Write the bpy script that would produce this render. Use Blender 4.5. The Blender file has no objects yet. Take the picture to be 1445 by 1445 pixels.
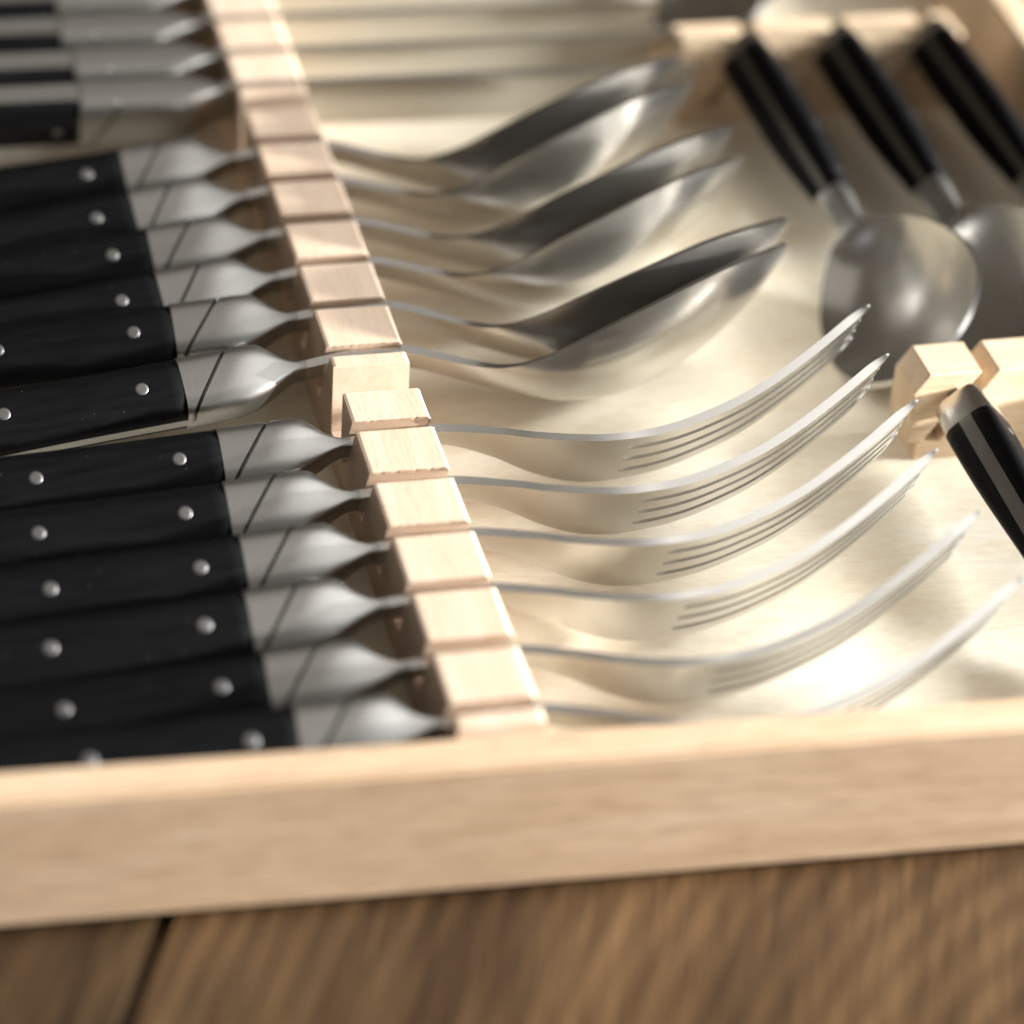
import bpy, bmesh, math, random
from mathutils import Vector, Matrix
random.seed(7)
S = bpy.context.scene
COL = S.collection
K = 0.001                      # everything below is written in millimetres
R = math.radians

# ------------------------------------------------------------------ camera
F_PX = 4600.0                  # focal length in photograph pixels (1445 wide)
ay = Vector((-1298, -3243, F_PX)).normalized()
ax = Vector(((F_PX * F_PX + 3243 * 1720) / 1298, -1720, F_PX)).normalized()
az = ax.cross(ay)
if az.y > 0: az = -az
# rows: picture right, picture down, forward, each expressed in the world
right = Vector((ax.x, ay.x, az.x)); down = Vector((ax.y, ay.y, az.y)); fwd = Vector((ax.z, ay.z, az.z))
CAM = Vector((-126.06, -599.41, 425.37))
cd = bpy.data.cameras.new('camera'); cam = bpy.data.objects.new('camera', cd); COL.objects.link(cam)
m = Matrix.Identity(4)
for i in range(3):
    m[i][0] = right[i]; m[i][1] = -down[i]; m[i][2] = -fwd[i]; m[i][3] = CAM[i] * K
cam.matrix_world = m
cd.sensor_width = 36; cd.lens = F_PX / 1445 * 36
cd.clip_start = 0.02; cd.clip_end = 50
cd.dof.use_dof = True; cd.dof.focus_distance = 0.742; cd.dof.aperture_fstop = 5.5
cd.dof.aperture_blades = 0
S.camera = cam

# ------------------------------------------------------------------ light
w = bpy.data.worlds.new('World'); S.world = w; w.use_nodes = True
w.node_tree.nodes['Background'].inputs[0].default_value = (1.0, 0.84, 0.66, 1)
w.node_tree.nodes['Background'].inputs[1].default_value = 0.09

def area(name, direction, dist, size, power, col, target=(50, 20, 10), shape='DISK', size_y=None):
    l = bpy.data.lights.new(name, 'AREA'); l.shape = shape; l.size = size; l.energy = power; l.color = col
    if size_y: l.size_y = size_y
    o = bpy.data.objects.new(name, l); COL.objects.link(o)
    t = Vector(target) * K; d = Vector(direction).normalized()
    o.location = t + d * dist
    o.rotation_euler = (-d).to_track_quat('-Z', 'Y').to_euler()
    return o
EL, AZ = R(9.8), R(-13)
area('low_window_sun', (math.cos(EL) * math.cos(AZ), math.cos(EL) * math.sin(AZ), math.sin(EL)), 2.6, 0.08, 340, (1.0, 0.975, 0.94))
area('overhead_fill', (0.52, -0.16, 0.87), 1.3, 0.6, 1.5, (1.0, 0.98, 0.95), shape='RECTANGLE', size_y=0.6)  # added panel for the fork tines to reflect as white
area('ceiling_fill', (0.05, -0.04, 0.99), 1.45, 1.3, 1.7, (1.0, 0.96, 0.90), shape='RECTANGLE', size_y=1.35)  # added overhead panel imitating light bounced off a ceiling
area('side_fill', (0.91, -0.12, 0.38), 2.0, 0.7, 92, (0.93, 0.97, 1.0), shape='RECTANGLE', size_y=0.5)  # added soft fill from the right, brightens the tray floor
area('cool_front_fill', (-0.55, -0.75, 0.55), 1.6, 0.9, 1.0, (0.78, 0.84, 1.0), shape='RECTANGLE', size_y=0.3)  # added cool fill lamp for bluish glints on the steel

S.view_settings.view_transform = 'Standard'; S.view_settings.look = 'None'
S.view_settings.exposure = 0.2; S.view_settings.gamma = 1.0
try: S.view_settings.use_curve_mapping = False
except Exception: pass

# ------------------------------------------------------------------ materials
def base_mat(name):
    mt = bpy.data.materials.new(name); mt.use_nodes = True
    nt = mt.node_tree; b = nt.nodes['Principled BSDF']
    return mt, nt, b
def N(nt, t, **kw):
    n = nt.nodes.new(t)
    for k, v in kw.items(): setattr(n, k, v)
    return n
def ramp(nt, src, stops):
    r = N(nt, 'ShaderNodeValToRGB'); nt.links.new(src, r.inputs[0])
    el = r.color_ramp.elements
    el[0].position, el[0].color = stops[0][0], (*stops[0][1], 1)
    el[1].position, el[1].color = stops[1][0], (*stops[1][1], 1)
    for p, c in stops[2:]:
        e = el.new(p); e.color = (*c, 1)
    return r.outputs[0]
def coords(nt, scale, rnd=True):
    """object coordinates in millimetres, stretched by scale, shifted for each object"""
    tc = N(nt, 'ShaderNodeTexCoord'); mp = N(nt, 'ShaderNodeMapping')
    mp.inputs['Scale'].default_value = [s * 1000 for s in scale]
    nt.links.new(tc.outputs['Object'], mp.inputs[0])
    if rnd:
        oi = N(nt, 'ShaderNodeObjectInfo'); mu = N(nt, 'ShaderNodeMath', operation='MULTIPLY'); mu.inputs[1].default_value = 37.0
        nt.links.new(oi.outputs['Random'], mu.inputs[0]); nt.links.new(mu.outputs[0], mp.inputs['Location'])
    return mp.outputs[0]
def noise(nt, vec, scale=1.0, detail=6, rough=.55, dist=0.0):
    n = N(nt, 'ShaderNodeTexNoise'); nt.links.new(vec, n.inputs['Vector'])
    n.inputs['Scale'].default_value = scale; n.inputs['Detail'].default_value = detail
    n.inputs['Roughness'].default_value = rough; n.inputs['Distortion'].default_value = dist
    return n.outputs['Fac']
def mix(nt, a, b, fac, mode='MIX'):
    x = N(nt, 'ShaderNodeMix', data_type='RGBA', blend_type=mode)
    for sock, v in ((x.inputs[0], fac), (x.inputs[6], a), (x.inputs[7], b)):
        if hasattr(v, 'is_output'): nt.links.new(v, sock)
        elif isinstance(v, tuple): sock.default_value = (*v, 1)
        else: sock.default_value = v
    return x.outputs[2]
def bump(nt, b, h, strength, dist):
    bp = N(nt, 'ShaderNodeBump'); bp.inputs['Strength'].default_value = strength; bp.inputs['Distance'].default_value = dist
    nt.links.new(h, bp.inputs['Height']); nt.links.new(bp.outputs[0], b.inputs['Normal'])

def wood(name, dark, mid, light, axis, rough=.55, bstr=.35, fine=2.2, streak=.55):
    mt, nt, b = base_mat(name)
    def st(a, across): s = [across] * 3; s[axis] = a; return s
    v1 = coords(nt, st(.018, .16)); v2 = coords(nt, st(.10, fine)); v3 = coords(nt, st(.35, 1.3))
    n1 = noise(nt, v1, 1, 5, .6, .6); n2 = noise(nt, v2, 1, 4, .6); n3 = noise(nt, v3, 1, 3, .5)
    c = ramp(nt, n1, [(.30, dark), (.70, light), (.5, mid)])
    s = ramp(nt, n2, [(.32, (.62, .55, .48)), (.62, (1.06, 1.05, 1.04))])
    c2 = mix(nt, c, s, streak, 'MULTIPLY')
    f = ramp(nt, n3, [(.30, (.80, .72, .64)), (.42, (1, 1, 1))])
    c3 = mix(nt, c2, f, .5, 'MULTIPLY')
    nt.links.new(c3, b.inputs['Base Color']); b.inputs['Roughness'].default_value = rough
    bump(nt, b, n2, bstr, .00025)
    return mt
M_TOOTH = wood('beech_rack', (.635, .465, .33), (.68, .515, .38), (.72, .565, .435), 1, streak=.2, bstr=.14)
M_WALL = wood('beech_wall', (.55, .39, .25), (.61, .445, .295), (.66, .50, .35), 0, streak=.6, fine=1.3)
M_RACKX = wood('pale_beech', (.62, .45, .29), (.69, .53, .36), (.74, .60, .43), 0)
def floor_mat():
    mt, nt, b = base_mat('pale_plywood')
    n1 = noise(nt, coords(nt, (.006, .045, .05)), 1, 5, .6, .8)
    n2 = noise(nt, coords(nt, (.25, .8, .8)), 1, 4, .65, .3)
    n3 = noise(nt, coords(nt, (.08, .35, .35)), 1, 3, .6)
    c = ramp(nt, n1, [(.3, (.78, .685, .515)), (.7, (.845, .78, .65)), (.5, (.815, .735, .585))])
    f = ramp(nt, n2, [(.3, (.78, .70, .60)), (.58, (1, 1, 1))])
    c2 = mix(nt, c, f, .45, 'MULTIPLY')
    nt.links.new(c2, b.inputs['Base Color']); b.inputs['Roughness'].default_value = .5
    ad = N(nt, 'ShaderNodeMath', operation='ADD'); nt.links.new(n2, ad.inputs[0]); nt.links.new(n3, ad.inputs[1])
    bump(nt, b, ad.outputs[0], .55, .0003)
    return mt
M_FLOOR = floor_mat()
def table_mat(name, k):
    mt, nt, b = base_mat(name)
    v = coords(nt, (.075, .006, .05)); n1 = noise(nt, v, 1, 5, .6, .4); nb_ = noise(nt, coords(nt, (.011, .006, .01)), 1, 3, .5, .8)
    wv = N(nt, 'ShaderNodeTexWave', wave_type='BANDS', bands_direction='X'); nt.links.new(coords(nt, (.035, .004, .03)), wv.inputs['Vector'])
    wv.inputs['Scale'].default_value = 1.3; wv.inputs['Distortion'].default_value = 5; wv.inputs['Detail'].default_value = 4; wv.inputs['Detail Scale'].default_value = 1.2
    n2 = noise(nt, coords(nt, (.9, .05, .9)), 1, 4, .6)
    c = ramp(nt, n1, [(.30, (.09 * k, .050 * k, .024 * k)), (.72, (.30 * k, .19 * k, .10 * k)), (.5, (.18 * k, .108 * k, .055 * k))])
    c = mix(nt, c, ramp(nt, wv.outputs['Fac'], [(.2, (.55, .50, .45)), (.8, (1.1, 1.08, 1.05))]), .25, 'MULTIPLY')
    rg = N(nt, 'ShaderNodeTexWave', wave_type='RINGS', rings_direction='Z'); cv = coords(nt, (.020, .009, .02), False)
    cv.node.inputs['Location'].default_value = (-4.2, .9, 0); nt.links.new(cv, rg.inputs['Vector'])
    rg.inputs['Scale'].default_value = 2.6; rg.inputs['Distortion'].default_value = 2.5; rg.inputs['Detail'].default_value = 3; rg.inputs['Detail Scale'].default_value = .8
    c = mix(nt, c, ramp(nt, rg.outputs['Fac'], [(.1, (.62, .57, .5)), (.9, (1.15, 1.13, 1.08))]), .55, 'MULTIPLY')
    c = mix(nt, c, ramp(nt, nb_, [(.40, (.40, .37, .33)), (.60, (1.7, 1.6, 1.4))]), .9, 'MULTIPLY')
    c = mix(nt, c, ramp(nt, n2, [(.3, (.5, .45, .4)), (.6, (1.05, 1.05, 1.05))]), .6, 'MULTIPLY')
    nt.links.new(c, b.inputs['Base Color']); b.inputs['Roughness'].default_value = .36
    bump(nt, b, n2, .5, .0006)
    return mt
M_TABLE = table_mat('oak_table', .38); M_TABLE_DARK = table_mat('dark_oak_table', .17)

def steel(name, col, rough, axis=None, fine=9.0, var=.10, b_=.06, rv=.04):
    mt, nt, b = base_mat(name)
    b.inputs['Metallic'].default_value = 1
    sc = [fine] * 3
    if axis is not None: sc[axis] = .12
    n1 = noise(nt, coords(nt, sc), 1, 3, .6)
    n2 = noise(nt, coords(nt, (.05, .09, .09)), 1, 3, .5)
    c = ramp(nt, n1, [(.25, tuple(x * (1 - var) for x in col)), (.75, tuple(min(1, x * (1 + var)) for x in col))])
    nt.links.new(c, b.inputs['Base Color'])
    mr = N(nt, 'ShaderNodeMapRange'); mr.inputs[3].default_value = rough - rv; mr.inputs[4].default_value = rough + rv
    nt.links.new(n2, mr.inputs[0]); nt.links.new(mr.outputs[0], b.inputs['Roughness'])
    bump(nt, b, n1, b_, .00005)
    return mt
M_STEEL = steel('satin_steel', (.62, .605, .575), .24, 0, 9.0, .03, .03, .015)
M_BOLSTER = steel('brushed_steel', (.40, .393, .372), .34, 1, 9.0, .10, .10, .02)
M_GROOVE = steel('groove_painted_shade', (.26, .255, .245), .30, None, 6.0, .1, .1)  # shade inside the slit, put into the colour as darker steel
M_EDGE = steel('tang_steel', (.22, .212, .195), .34, 0, 6.0, .10, .1)  # small-spoon tangs: reflection of a dark room put into the colour
M_RIVET = steel('rivet_steel', (.24, .236, .23), .42, None, 6.0, .08, .1)
def black_mat():
    mt, nt, b = base_mat('black_composite')
    vo = N(nt, 'ShaderNodeTexVoronoi'); nt.links.new(coords(nt, (.42, .42, .42)), vo.inputs['Vector']); vo.inputs['Scale'].default_value = 1.0
    d = ramp(nt, vo.outputs['Distance'], [(.035, (1, 1, 1)), (.055, (0, 0, 0))])
    hue = N(nt, 'ShaderNodeSeparateColor'); nt.links.new(vo.outputs['Color'], hue.inputs[0])
    pick = ramp(nt, hue.outputs[0], [(.55, (0, 0, 0)), (.75, (.6, .6, .6))])
    dust = mix(nt, d, pick, 1.0, 'MULTIPLY')
    n1 = noise(nt, coords(nt, (.06, .5, .5)), 1, 4, .6)
    c = ramp(nt, n1, [(.3, (.0028, .0028, .003)), (.7, (.0055, .0055, .006))])
    nt.links.new(mix(nt, c, (.22, .22, .21), dust), b.inputs['Base Color'])
    mr = N(nt, 'ShaderNodeMapRange'); mr.inputs[3].default_value = .36; mr.inputs[4].default_value = .48
    nt.links.new(n1, mr.inputs[0]); nt.links.new(mr.outputs[0], b.inputs['Roughness'])
    b.inputs['Specular IOR Level'].default_value = .06
    return mt
M_BLACK = black_mat()

# ------------------------------------------------------------------ mesh helpers
def make_mesh(name, verts, faces, sharp=35, smooth=True):
    me = bpy.data.meshes.new(name)
    me.from_pydata([(x * K, y * K, z * K) for x, y, z in verts], [], faces)
    bm = bmesh.new(); bm.from_mesh(me)
    bmesh.ops.remove_doubles(bm, verts=bm.verts, dist=1e-7)
    bmesh.ops.recalc_face_normals(bm, faces=bm.faces)
    bm.to_mesh(me); bm.free()
    if smooth:
        for p in me.polygons: p.use_smooth = True
        me.set_sharp_from_angle(angle=R(sharp))
    return me
def link(name, me, mat, parent=None):
    o = bpy.data.objects.new(name, me); COL.objects.link(o)
    if mat and not me.materials: me.materials.append(mat)
    if parent: o.parent = parent
    return o
def obj(name, verts, faces, mat, parent=None, sharp=35, smooth=True):
    return link(name, make_mesh(name, verts, faces, sharp, smooth), mat, parent)
def empty(name, label, cat, group=None):
    o = bpy.data.objects.new(name, None); COL.objects.link(o); o.empty_display_size = .01
    o['label'] = label; o['category'] = cat
    if group: o['group'] = group
    return o
def copy_tree(o, parent=None):
    c = o.copy(); COL.objects.link(c); c.parent = parent
    for ch in list(o.children): copy_tree(ch, c)
    return c
def rings(rs, caps=True):
    """closed tube through equally long rings"""
    n = len(rs[0]); v = [p for r in rs for p in r]; f = []
    for i in range(len(rs) - 1):
        for j in range(n):
            a = i * n + j; b = i * n + (j + 1) % n
            f.append((a, b, b + n, a + n))
    if caps: f.append(tuple(range(n))); f.append(tuple(range((len(rs) - 1) * n, len(rs) * n)))
    return v, f
def box(name, lo, hi, mat, parent, bev=.6):
    me = bpy.data.meshes.new(name); bm = bmesh.new()
    bmesh.ops.create_cube(bm, size=1)
    for v in bm.verts:
        for i in range(3): v.co[i] = ((lo[i] + hi[i]) / 2 + v.co[i] * (hi[i] - lo[i])) * K
    if bev: bmesh.ops.bevel(bm, geom=bm.edges, offset=bev * K, segments=2, affect='EDGES')
    bm.to_mesh(me); bm.free()
    return link(name, me, mat, parent)
def spline(pts):
    """smooth (Catmull-Rom / Hermite) curve through (x, y) points"""
    pts = sorted(pts); xs = [p[0] for p in pts]; ys = [p[1] for p in pts]; n = len(pts); t = []
    for i in range(n):
        if i in (0, n - 1):
            a, b = (0, 1) if i == 0 else (n - 2, n - 1)
            t.append((ys[b] - ys[a]) / (xs[b] - xs[a]))
        else: t.append((ys[i + 1] - ys[i - 1]) / (xs[i + 1] - xs[i - 1]))
    def f(x):
        if x <= xs[0]: return ys[0] + t[0] * (x - xs[0])
        if x >= xs[-1]: return ys[-1] + t[-1] * (x - xs[-1])
        for i in range(n - 1):
            if x <= xs[i + 1]:
                h = xs[i + 1] - xs[i]; u = (x - xs[i]) / h
                return ((2*u**3 - 3*u**2 + 1) * ys[i] + (u**3 - 2*u**2 + u) * h * t[i]
                        + (-2*u**3 + 3*u**2) * ys[i+1] + (u**3 - u**2) * h * t[i+1])
    return f
def sstep(a, b, x):
    u = max(0., min(1., (x - a) / (b - a))); return u * u * (3 - 2 * u)
def shell(grid, thick, holes=()):
    """a plate from a grid of mid-surface points; thick(i, j) is its thickness; holes are left-out cells"""
    ni, nj = len(grid), len(grid[0]); P = [[Vector(p) for p in row] for row in grid]
    V = []; F = []
    for side in (1, -1):
        for i in range(ni):
            for j in range(nj):
                du = P[min(i + 1, ni - 1)][j] - P[max(i - 1, 0)][j]; dv = P[i][min(j + 1, nj - 1)] - P[i][max(j - 1, 0)]
                n = du.cross(dv)
                n = n.normalized() if n.length > 1e-9 else Vector((0, 1, 0))
                if n.y < 0: n = -n
                V.append(tuple(P[i][j] + n * (side * thick(i, j) / 2)))
    cnt = {}
    for i in range(ni - 1):
        for j in range(nj - 1):
            if (i, j) in holes: continue
            q = (i * nj + j, i * nj + j + 1, (i + 1) * nj + j + 1, (i + 1) * nj + j)
            F.append(q); F.append(tuple(x + ni * nj for x in reversed(q)))
            for a, b in zip(q, q[1:] + q[:1]):
                k = (min(a, b), max(a, b)); cnt[k] = cnt.get(k, 0) + 1
    for (a, b), c in cnt.items():
        if c == 1: F.append((a, b, b + ni * nj, a + ni * nj))
    used = sorted({v for f in F for v in f}); mp = {v: i for i, v in enumerate(used)}
    return [V[v] for v in used], [tuple(mp[v] for v in f) for f in F]

# ------------------------------------------------------------------ cutlery
def sup(a, b, n, ph):
    c, s = math.cos(ph), math.sin(ph)
    return a * math.copysign(abs(c) ** (2 / n), c), b * math.copysign(abs(s) ** (2 / n), s)
def handle(root, g):
    """bolster, tang, two scales and rivets.  a runs across the riveted face, b through the scales"""
    sw = g['swap']; a0 = g.get('a0', 0.0)
    def pt(x, a, b): return (x, b, a + a0) if sw else (x, a, b)
    xb, xe, A, B, tg = g['xb'], g['xe'], g['A'], g['B'], g['tang']
    # bolster: rings that lean with the engraved slit
    xs = g['slit']; nk = g['xn']; na, nb, na0 = g['na'], g['nb'], g.get('na0', 0.0)
    st = [xb, xb + .15, xb + .5, xb + 2, xb + 3.5] + ([xs - 1.2, xs - .62, xs - .52, xs - .1, xs + .1, xs + .52, xs + .62, xs + 1.2] if xs else [])
    x = (xs + 2.2) if xs else xb + 4.5
    while x < nk - .1: st.append(x); x += .9
    st.append(nk); rs = []
    for x in st:
        t = sstep(g['xt'], nk - 1, x); tb = sstep(g['xt'] - 5, nk, x)
        a = A * (1 - t) + na * t; b = B * (1 - tb) + nb * tb; n = g.get('n', 3.8) * (1 - t) + 7.0 * t
        if x < xb + .12: a -= .12; b -= .12
        off = na0 * t; lean = (g['lean'] * max(0, min(1, (x - xb) / (xs - .62 - xb), (nk - 4 - x) / (nk - 4 - xs - .62)))) if xs else 0
        r = []
        for k in range(56):
            pa, pb = sup(a, b, n, 2 * math.pi * k / 56)
            if xs and abs(x - xs) < .2:
                wgt = sstep(-.1, .35, pb / b) if not sw else sstep(.55, .9, abs(pb) / b)
                l = math.hypot(pa / a, pb / b); pb *= 1 - .95 / b * wgt; pa *= 1 - .5 / a * wgt
            r.append(pt(x + lean * pa, pa + off, pb))
        rs.append(r)
    bo = obj('bolster', *rings(rs), M_BOLSTER, root, 28)
    if xs:
        bo.data.materials.append(M_GROOVE)
        for p in bo.data.polygons:
            c_ = p.center / K; a_, b_ = (c_.z - a0, c_.y) if sw else (c_.y, c_.z)
            if abs(c_.x - g['lean'] * a_ - xs) < .53 and (abs(b_) - .8 * B if sw else b_ + .1 * B) > 0: p.material_index = 1
    # handle outline
    q_ = g.get('grow', 1.0); hn = g.get('hn', 3.0)
    hw = spline([(xb, A), (xb - 25, A * q_), (xb - 50, A * 1.06 * q_), (xe + 14, A * 1.12 * q_), (xe, A * 1.02 * q_)])
    hb = spline([(xb, B), (xb - 30, B * 1.04 * q_), (xe + 10, B * 1.08 * q_), (xe, B * .98 * q_)])
    end = xe + g['cap']
    L = [xb - .02, xb - .25]; x = xb - 3
    while x > end + 3: L.append(x); x -= 4.5
    L += [end + .3, end]
    for sgn in (1, -1):
        rs = []
        for i, x in enumerate(L):
            a, b = hw(x), hb(x); dr = .15 if i in (0, len(L) - 1) else 0
            if not g['cap']: e = sstep(end, end + 7, x); b *= .55 + .45 * e
            ph0 = math.asin(min(1, tg / b) ** (hn / 2))
            r = []
            for k in range(25):
                pa, pb = sup(a - dr, b - dr, hn, ph0 + (math.pi - 2 * ph0) * k / 24)
                r.append(pt(x, pa, sgn * max(tg, pb)))
            rs.append(r)
        obj('handle_scale', *rings(rs), M_BLACK, root, 40)
    # tang, a hair proud of the scales
    rs = []
    for x in [xb + .4] + L[1:-2] + [end + (3 if g['cap'] else 0), end]:
        a = hw(x) * (1 - (tg / hb(x)) ** hn) ** (1 / hn) + .05
        if x == end and not g['cap']: a *= .9
        rs.append([pt(x, a, tg - .03), pt(x, a, -tg + .03), pt(x, -a, -tg + .03), pt(x, -a, tg - .03)])
    if g.get('tail'):
        for x, a in ((xe - .5, 3.4), (xe - g['tail'], 3.0)):
            rs.append([pt(x, a, tg - .3), pt(x, a, -tg + .3), pt(x, -a, -tg + .3), pt(x, -a, tg - .3)])
    obj('tang', *rings(rs), g.get('tang_mat', M_EDGE), root, 30)
    if g['cap']:
        rs = []
        for x, k in ((end - .02, 1), (end - .3, 1.01), (xe + 1.6, 1.0), (xe + .5, .95), (xe, .82)):
            rs.append([pt(x, *sup(hw(x) * k + .06, hb(x) * k + .06, hn, 2 * math.pi * j / 40)) for j in range(40)])
        obj('end_cap', *rings(rs), M_STEEL, root, 40)
    for x in g['rivets']:
        rs = []; b = hb(x); rr = g.get('rr', 1.6)
        for bb, r in ((-b - .03, rr * .6), (-b + .05, rr), (b - .05, rr), (b + .02, rr * .95), (b + .04, rr * .6)):
            rs.append([pt(x + r * math.cos(q * math.pi / 10), r * math.sin(q * math.pi / 10), bb) for q in range(20)])
        obj('rivet', *rings(rs), M_RIVET, root, 50)

BASE = dict(swap=False, xb=-41, xe=-150, A=7.6, B=6.5, tang=1.6, tang_mat=M_BOLSTER, slit=-34, xn=-11, xt=-25.5, na=1.12, nb=3.7, lean=.72, cap=0, rivets=(-50.5, -82.5, -114.5))

SPOON = [(-11, 0), (0, .6), (8, .3), (14, -1.2), (21, -4.5), (28, -8), (34, -10.5), (40, -11.8), (48, -11.8), (60, -10), (72, -7.4), (85, -3.6), (100, 1.8), (108, 5.8), (113.3, 9.5)]
OUT = spline([(-20, 3.6), (14, 3.6), (22, 3.8), (28, 4.2), (33, 5.0), (38, 6.9), (44.5, 10.4), (52.7, 14.6), (61, 17.7), (70, 19.7), (79, 20.5), (88.6, 19.4), (99, 15.2), (108, 8.6), (113.3, 3)])
DEP = spline([(-20, 0), (18, 0), (26, .3), (33, 1.2), (40, 3.0), (50, 6.0), (62, 8.2), (74, 8.4), (86, 6.9), (98, 4.0), (107, 1.3), (113.3, 0)])
def make_spoon(name, label, L=113.3, Hw=20.5, x0=36, depth=8.0, g=BASE, nh=3.6, prof=SPOON, oval=False):
    root = empty(name, label, 'spoon'); handle(root, g)
    a = g['xn'] - 3
    yc = spline([(a, 0)] + prof)
    def hw(x):
        neck = nh + 1.3 * sstep(x0 - 26, x0 - 2, x)
        if oval:
            xm = x0 + (L - x0) * .50; ra = xm - x0 + 5 if x < xm else L - xm
            o_ = Hw * max(0, 1 - ((x - xm) / ra) ** 2) ** .55
            return max(.2, (o_ ** 3 + (nh * (1 - sstep(x0 - 4, x0 + 12, x))) ** 3) ** (1 / 3))
        return max(.15, OUT(x)) if x < L - 7 else max(.15, OUT(L - 7) * max(0, (L - x) / 7) ** .68)
    sts = []; x = a
    while x < L - 6: sts.append(x); x += 1.6
    for q in (6, 4.6, 3.4, 2.4, 1.6, 1.0, .5, .2, 0): sts.append(L - q)
    nt_ = 20; grid = []; th = []
    for x in sts:
        u = max(0, min(1, (x - x0 + 2) / (L - x0 + 2)))
        d = max(0, DEP(x)) if not oval else depth * (math.sin(math.pi * min(1, u * 1.02) ** .8) ** .85 if 0 < u < 1 else 0)
        h = hw(x); row = []
        for j in range(nt_ + 1):
            t = math.sin((j / nt_ - .5) * math.pi)
            row.append((x, yc(x) - d * (1 - abs(t) ** 2.2), h * t))
        grid.append(row); th.append(2.05 - .5 * sstep(x0 - 20, x0 + 8, x))
    v, f = shell(grid, lambda i, j: th[i])
    obj('bowl', v, f, M_STEEL, root, 40)
    return root

def make_fork(name, label, L=116):
    root = empty(name, label, 'fork'); g = BASE; handle(root, g)
    yc = spline([(-14, 0), (-11, 0), (0, .3), (11, .1), (23, -3.8), (30, -7), (37.5, -9.6), (45, -11.1), (53.6, -11.3), (62, -10.5), (71, -8.4), (80.6, -5.3), (90, -1), (100.6, 4.8), (111, 11.1), (L, 14.2)])
    xr = 51; sh = spline([(-14, 3.6), (0, 3.5), (7, 3.5), (14, 3.9), (23, 6.2), (32, 9.4), (40, 11.1), (47, 11.4), (56, 11.1), (80, 10.6), (L, 10.0)])
    sts = []; x = -14
    while x < xr - .1: sts.append(x); x += 1.5
    root_i = len(sts); sts += [xr, xr + .5, xr + 1.2]; x = xr + 3
    while x < L - 8: sts.append(x); x += 1.8
    sts += [L - q for q in (8, 6, 4.4, 3, 2, 1.2, .5, 0)]
    # tine / slot columns: every tine has 3 points across
    grid = []; holes = set()
    for i, x in enumerate(sts):
        h = sh(x); tp = max(.10, 1 - ((x - L + 10) / 10) ** 2) ** .6 if x > L - 10 else 1
        tw = 4.0 - 1.0 * sstep(xr, L, x)            # tine width
        if i < root_i + 3 and i >= root_i: tw += (.5, .22, .05)[i - root_i]
        row = []
        for k in range(4):
            c = (-1.5 + k) * (2 * h - tw) / 3
            for e in (-.5, 0, .5):
                z = c + e * tw * tp; bl = sstep(30, 48, x)
                z = z * bl + h * (-1 + 2 * (3 * k + (e + .5) * 2) / 11) * (1 - bl)
                xx = x
                if k in (1, 2) and x > L - 8: xx = x - .12 * (x - L + 8)     # inner tines a little shorter
                row.append((xx, yc(xx), z))
        grid.append(row)
        if i >= root_i and i < len(sts) - 1:
            for k in (2, 5, 8): holes.add((i, k))
    v, f = shell(grid, lambda i, j: 2.05 - .35 * sstep(4, 30, sts[i]) + .35 * sstep(45, 70, sts[i]) - (1.55 * max(0, (sts[i] - L + 7) / 7) ** 2), holes)
    obj('tines', v, f, M_STEEL, root, 40)
    return root

def make_knife(name, label):
    root = empty(name, label, 'knife')
    g = dict(BASE, swap=True, A=9.0, B=6.3, a0=-7.0, tang=2.7, na=6.5, nb=1.1, na0=1.6, lean=.5, xn=-10, xt=-22, xb=-51, slit=-45, rivets=(-57, -86, -115), n=4.5, tang_mat=M_BOLSTER)
    handle(root, g)
    L = 118; rs = []
    lo = spline([(-13, -11.0), (-6, -11.5), (4, -15), (16, -17), (60, -17.5), (90, -15.5), (108, -10), (L, -2.5)])
    x = -13
    while x <= L + .01:
        t = 1.0 - .45 * sstep(10, L, x); top = 2.0 - 1.0 * sstep(60, L, x); b = min(lo(x), top - 1.5)
        rs.append([(x, t * .75, top), (x, t, top - .4), (x, t * .55, (top + b) / 2), (x, .12, b), (x, -.12, b), (x, -t * .55, (top + b) / 2), (x, -t, top - .4), (x, -t * .75, top)])
        x += 131 / 60
    obj('blade', *rings(rs), M_STEEL, root, 40)
    return root

def place(o, loc, yaw, pit, roll):
    o.location = Vector(loc) * K
    o.rotation_mode = 'XYZ'; o.rotation_euler = (R(roll), R(pit), R(yaw))

# ------------------------------------------------------------------ table
T = bpy.data.objects.new('table_top', None); COL.objects.link(T); T['kind'] = 'structure'; T.empty_display_size = .01
T['label'] = 'brown oak plank table top under the cutlery box'
T.location = (-66.0 * K, -133 * K, -8.0 * K); T.rotation_euler = (0, 0, R(67.6 - 90))
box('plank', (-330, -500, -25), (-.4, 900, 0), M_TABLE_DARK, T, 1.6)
box('plank', (.5, -500, -25), (330, 900, 0), M_TABLE, T, 1.6)
box('plank', (331.8, -500, -25), (640, 900, 0), M_TABLE, T, 1.2)

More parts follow.
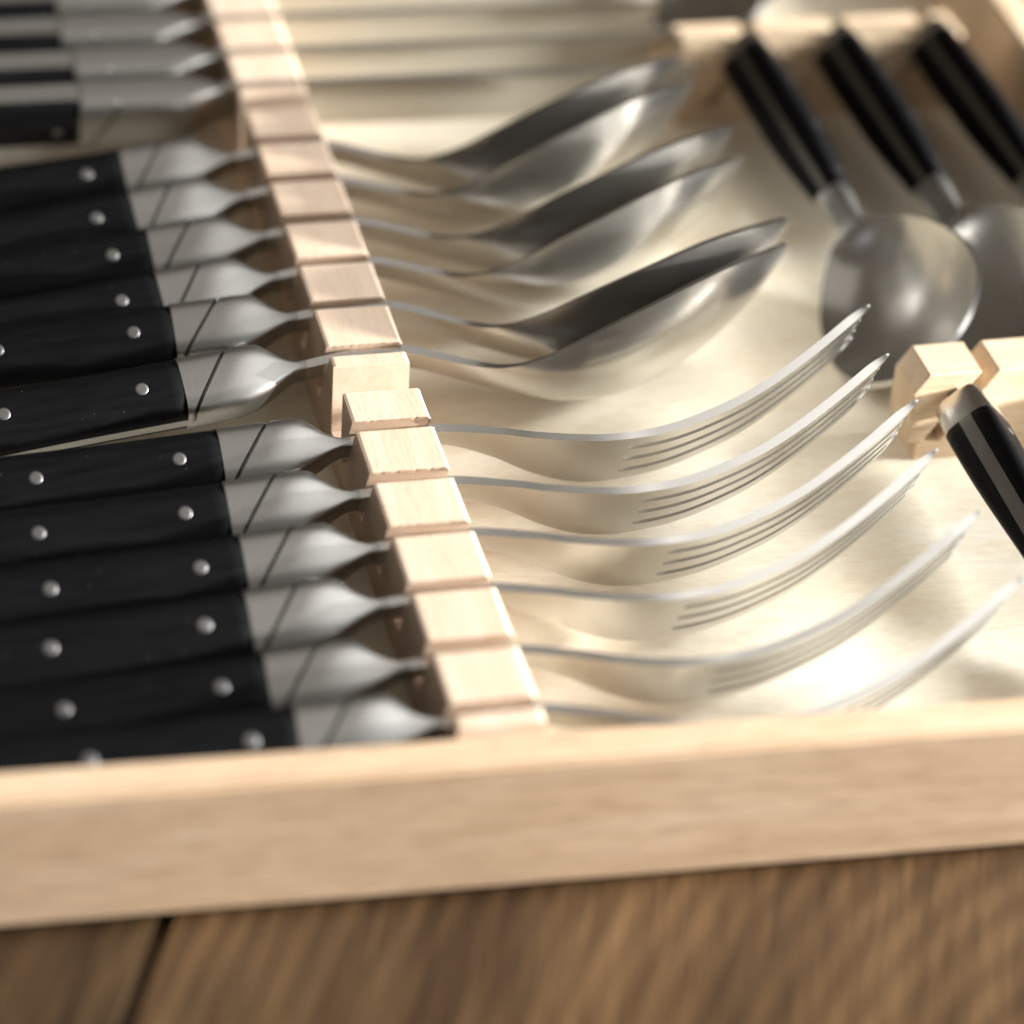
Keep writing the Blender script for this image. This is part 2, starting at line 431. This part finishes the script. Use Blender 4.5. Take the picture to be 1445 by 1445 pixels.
# ------------------------------------------------------------------ box
BX = empty('cutlery_box', 'open pale beech cutlery box with notched racks standing on the brown table', 'box')
BX.location = (0, -119.5 * K, 0); BX.rotation_euler = (0, 0, R(-2.3))     # its front face runs along local y = 0
XL, XR, YB = -172, 212, 540
fw = box('front_wall', (XL, 0, -6.5), (XR + 10, 10, 25), M_WALL, BX, .8)
box('back_wall', (XL, YB - 10, -6.5), (XR + 10, YB, 25), M_WALL, BX, .8)
box('side_wall', (XL, 10.03, -6.5), (XL + 10, YB - 10.03, 24.97), M_RACKX, BX, .8)
box('side_wall', (XR, 10.03, -6.5), (XR + 10, YB - 10.03, 24.97), M_RACKX, BX, .8)
box('bottom_panel', (XL + 10.02, 10.02, -4), (XR - .02, YB - 10.02, 0), M_FLOOR, BX, 0)
for fx in (XL + 12, XR - 12):
    for fy_ in (14, YB - 26): box('foot', (fx, fy_, -8.0), (fx + 10, fy_ + 12, -4.02), M_RACKX, BX, .3)
BXI = Matrix.Translation(BX.location) @ Matrix.Rotation(R(-2.3), 4, 'Z')
BXI = BXI.inverted()
TH = 32.0; TT = math.tan(R(TH)); RT = 26.0
def part_world(o):            # a part of the box whose own axes are the world's
    o.parent = BX; o.matrix_parent_inverse = Matrix.Identity(4); o.matrix_local = BXI @ o.matrix_basis
rk = bpy.data.objects.new('notched_rack', make_mesh('notched_rack', *[[(x, y, z) for x in (.04, 17.96) for y in (-108.4, 400) for z in (.02, 8)],
     [(0, 1, 3, 2), (4, 5, 7, 6), (0, 1, 5, 4), (2, 3, 7, 6), (0, 2, 6, 4), (1, 3, 7, 5)]], smooth=False))
COL.objects.link(rk); rk.data.materials.append(M_TOOTH); part_world(rk)
def tooth_mesh(dep, seed, tf=TT, tr=TT, wdt=18.0, h=RT - 8):
    """leaning saw-cut tooth: front top edge at y = -dep, rear at 0, torn fibres along the cut edges"""
    rnd = random.Random(seed); nx = 26; v = []; f = []
    prof = []
    # rows of (y, z) going round: front bottom, front top lip, front top, rear top, rear lip, rear bottom
    rows = [(-dep + h * tf, -h), (-dep + 1.1 * tf, -1.1), (-dep + .35 * tf, -.35), (-dep + .06, 0), (-dep + .8, 0), (-.8, 0), (-.06, 0), (.4 * tr, -.4), (h * tr, -h)]
    jit = [rnd.choice((0, 0, .04, .08, .16)) * rnd.random() for _ in range(nx + 1)]
    jit2 = [rnd.choice((0, 0, 0, .1)) * rnd.random() for _ in range(nx + 1)]
    for i in range(nx + 1):
        u = i / nx
        for r, (y, z) in enumerate(rows):
            x = wdt * u
            if r in (2, 3) and tf: y += jit[i]; z -= jit[i] * .3 if r == 3 else 0
            if r in (6, 7) and tr: y -= jit2[i]
            if i == nx - 1 and 3 <= r <= 6: x = wdt - .8
            if i == nx and 3 <= r <= 6: z -= .85
            if i == 0 and 3 <= r <= 6: z -= .12
            v.append((x, y, z))
    n = len(rows)
    for i in range(nx):
        for r in range(n):
            a = i * n + r; b = i * n + (r + 1) % n
            f.append((a, b, b + n, a + n))
    f.append(tuple(range(n))); f.append(tuple(range(nx * n, nx * n + n)))
    return make_mesh('tooth', v, f, smooth=False)
variants = [tooth_mesh(16.7, s) for s in (3, 11, 23, 31)]
def tooth(y_rear, me, skew=0.0):
    o = bpy.data.objects.new('tooth', me); COL.objects.link(o)
    if not me.materials: me.materials.append(M_TOOTH)
    o.parent = rk; o.location = (0, y_rear * K, RT * K); o.rotation_euler = (0, 0, 0)
    return o
P = 20.85
for k in range(5): tooth(136.5 - P * k + .3 * math.sin(k * 2.1), variants[k % 4])     # between the tablespoons
tooth(32.2, tooth_mesh(4.4, 41, tf=0))
tooth(16.3, tooth_mesh(12.2, 42, tr=0))
for k in range(5): tooth(0 - P * k + .1 * math.sin(k * 3), variants[(k + 1) % 4])      # between the forks
tooth(-104.1, tooth_mesh(4.2, 43, tf=0))
tooth(155.3, tooth_mesh(14.9, 44, tr=0))
KT = math.tan(R(24)); KY = [168.6, 188.0, 208.4, 228.9]
edges = [163.0] + [e for y in KY for e in (y - 1.5, y + 1.5)] + [246]
for i in range(0, len(edges), 2): tooth(edges[i + 1], tooth_mesh(edges[i + 1] - edges[i], 50 + i, tf=0 if i == 0 else KT, tr=KT))
tooth(399, tooth_mesh(151, 60, tf=KT, tr=0))

# cross racks on the right, their saw cuts lean the other way
def cross_rack(y_front, x_left, depth, cuts, top, label=None):
    r = bpy.data.objects.new('cross_rack', make_mesh('cross_rack', [(x, y, z) for x in (x_left - .9, 209) for y in (y_front + .04, y_front + depth - .04) for z in (.02, 5)],
        [(0, 1, 3, 2), (4, 5, 7, 6), (0, 1, 5, 4), (2, 3, 7, 6), (0, 2, 6, 4), (1, 3, 7, 5)], smooth=False))
    COL.objects.link(r); r.data.materials.append(M_RACKX); part_world(r)
    xs = [x_left] + [e for c in cuts for e in (c - 2.1, c + 2.1)] + [209]
    tl = math.tan(R(34)); zc = top - 5
    for i in range(0, len(xs), 2):
        a, b = xs[i], xs[i + 1]; end = xs[-1] == b
        if i == 0: sec = [(a, 0), (b, 0), (b - zc * tl, -zc), (a - 1.0, -zc), (a - 1.0, -4.6), (a - .7, -4.0)]; sec = [(a, 0), (b, 0), (b - zc * tl, -zc), (a - 3.4, -zc), (a - 3.4, -5.0)]
        elif end: sec = [(a, 0), (b, 0), (b, -zc), (a - zc * tl, -zc)]
        else: sec = [(a, 0), (b, 0), (b - zc * tl, -zc), (a - zc * tl, -zc)]
        me = make_mesh('tooth', *rings([[(x, y, z) for x, z in sec] for y in (0, depth)]), smooth=False)
        bm = bmesh.new(); bm.from_mesh(me); bmesh.ops.bevel(bm, geom=bm.edges, offset=.25 * K, segments=1, affect='EDGES'); bm.to_mesh(me); bm.free()
        o = link('tooth', me, M_RACKX, r); o.location = (0, y_front * K, top * K)
cross_rack(8.3, 139.3, 13.6, (154.6, 180.6), 24)
cross_rack(182.0, 127.5, 14.0, (149.0, 175.2, 201.0), 24)
cross_rack(362.0, 127.5, 14.0, (152.0,), 24)

# ------------------------------------------------------------------ forks
ORD = ['first', 'second', 'third', 'fourth', 'fifth', 'sixth']
fork0 = make_fork('table_fork', 'steel fork with black riveted handle, nearest to the tablespoons in the notched rack')
fy = [2, -18.8, -39.5, -60.3, -81.1, -101.8]
fp = [(.92, 2.11, -2.52, .31), (-.85, 2.45, -2.21, -.25), (-.74, 2.74, -2.17, .16), (-3.12, 3.12, -2.0, .84), (-1.97, .34, -3.45, -.98), (.33, 1.27, -.95, -.07)]
for k in range(6):
    o = fork0 if k == 0 else copy_tree(fork0)
    o['group'] = 'forks in the notched rack'
    if 0 < k < 5: o['label'] = 'steel fork with black riveted handle, %s fork counting from the tablespoons' % ORD[k]
    if k == 5: o['label'] = 'steel fork with black riveted handle, right beside the front wall of the box'
    dx, yaw, pit, dz = fp[k]; z = 17.84 + dz; place(o, (10 + dx, fy[k] + (RT - z) * TT, z), yaw, pit, TH)

# ------------------------------------------------------------------ tablespoons
spoon0 = make_spoon('table_spoon', 'steel tablespoon with black riveted handle, next to the knives in the notched rack')
sy = [138.5, 118, 97.3, 76.5, 55.6, 34.6]
sp = [(-4.0, 3.1, -4.82, -.85), (-4.62, 5.8, -5.0, -.5), (-2.46, 2.47, -5.33, -1.02), (-3.57, 5.3, -5.0, -.1), (-2.36, -.2, -4.5, .3), (-4.43, 5.4, -3.9, .4)]
for k in range(6):
    o = spoon0 if k == 0 else copy_tree(spoon0)
    o['group'] = 'tablespoons in the notched rack'
    if 0 < k < 5: o['label'] = 'steel tablespoon with black riveted handle, %s tablespoon counting from the knives' % ORD[k]
    if k == 5: o['label'] = 'steel tablespoon with black riveted handle, beside the forks, its back brightly lit'
    dx, yaw, pit, dz = sp[k]; z = 19.9 + dz; place(o, (10.5 + dx, sy[k] + (RT - z) * TT, z), yaw, pit, TH)

# ------------------------------------------------------------------ knives
knife0 = make_knife('table_knife', 'table knife with black handle, spine up, next to the tablespoons in the rack')
for k in range(4):
    o = knife0 if k == 0 else copy_tree(knife0)
    o['group'] = 'knives in the notched rack'
    if k: o['label'] = 'table knife with black handle, spine up, %s knife counting from the tablespoons' % ORD[k]
    place(o, (9 + (0, .8, -.6, .5)[k], KY[k], 25.6), (-.9, -.6, -.8, -.7)[k], 0, TH - 8)

# ------------------------------------------------------------------ small spoons lying in the cross racks
gt = dict(BASE, xb=-8, xe=-88, A=4.6, B=4.8, grow=1.42, hn=4.5, tang=1.0, tang_mat=M_EDGE, slit=None, xn=8, xt=-6, na=1.4, nb=3.3, lean=0, cap=7, tail=9, rivets=(-17, -40, -63), rr=1.4)
tea0 = make_spoon('dessert_spoon', 'dessert spoon with black handle, leftmost beside the ends of the tablespoons', L=75, Hw=22.3, x0=11, depth=8.0, g=gt, nh=3.4, oval=True, prof=[(7, -.05), (10, -.4), (16, -1.4), (24, -1.8), (36, -1.4), (52, .6), (66, 3.2), (74, 5)])
def put_tea(o, x, y, z, yaw=0, pit=0, roll=132):
    place(o, (x, y, z), -90 + yaw, pit, roll)
TEA = [(147.5, 97.5, 16.6, 1.0, 1.8), (175.0, 98.5, 16.8, 1.0, 1.8), (203.5, 99, 17.2, 1.2, 1.6)]
labels = ['small steel spoon with black handle, beside the tips of the tablespoons', 'small steel spoon with black handle, middle one of three lying side by side', 'small steel spoon with black handle, beside the side wall of the box']
for k in range(3):
    o = tea0 if k == 0 else copy_tree(tea0)
    o['group'] = 'small spoons lying in the cross racks'; o['label'] = labels[k]; put_tea(o, *TEA[k])
o = copy_tree(tea0); o['group'] = 'small spoons lying in the cross racks'
o['label'] = 'small steel spoon whose bowl lies behind the far cross rack'; put_tea(o, 152, 276, 16.0, 0, 2.2)
gs = dict(gt, tang=1.7, cap=11, grow=1.3, xb=-14, xe=-72, xn=0, xt=-9, rivets=(-23, -39, -55))
o = make_spoon('coffee_spoon', 'short steel spoon with black handle, its capped end in front of the near cross rack', L=36, Hw=12, x0=6, depth=5, oval=True, g=gs, nh=2.8, prof=[(3, -.2), (10, -1.5), (20, -1), (36, 3)])
put_tea(o, 147.0, -67.0, 14.0, -.5, 2.0)
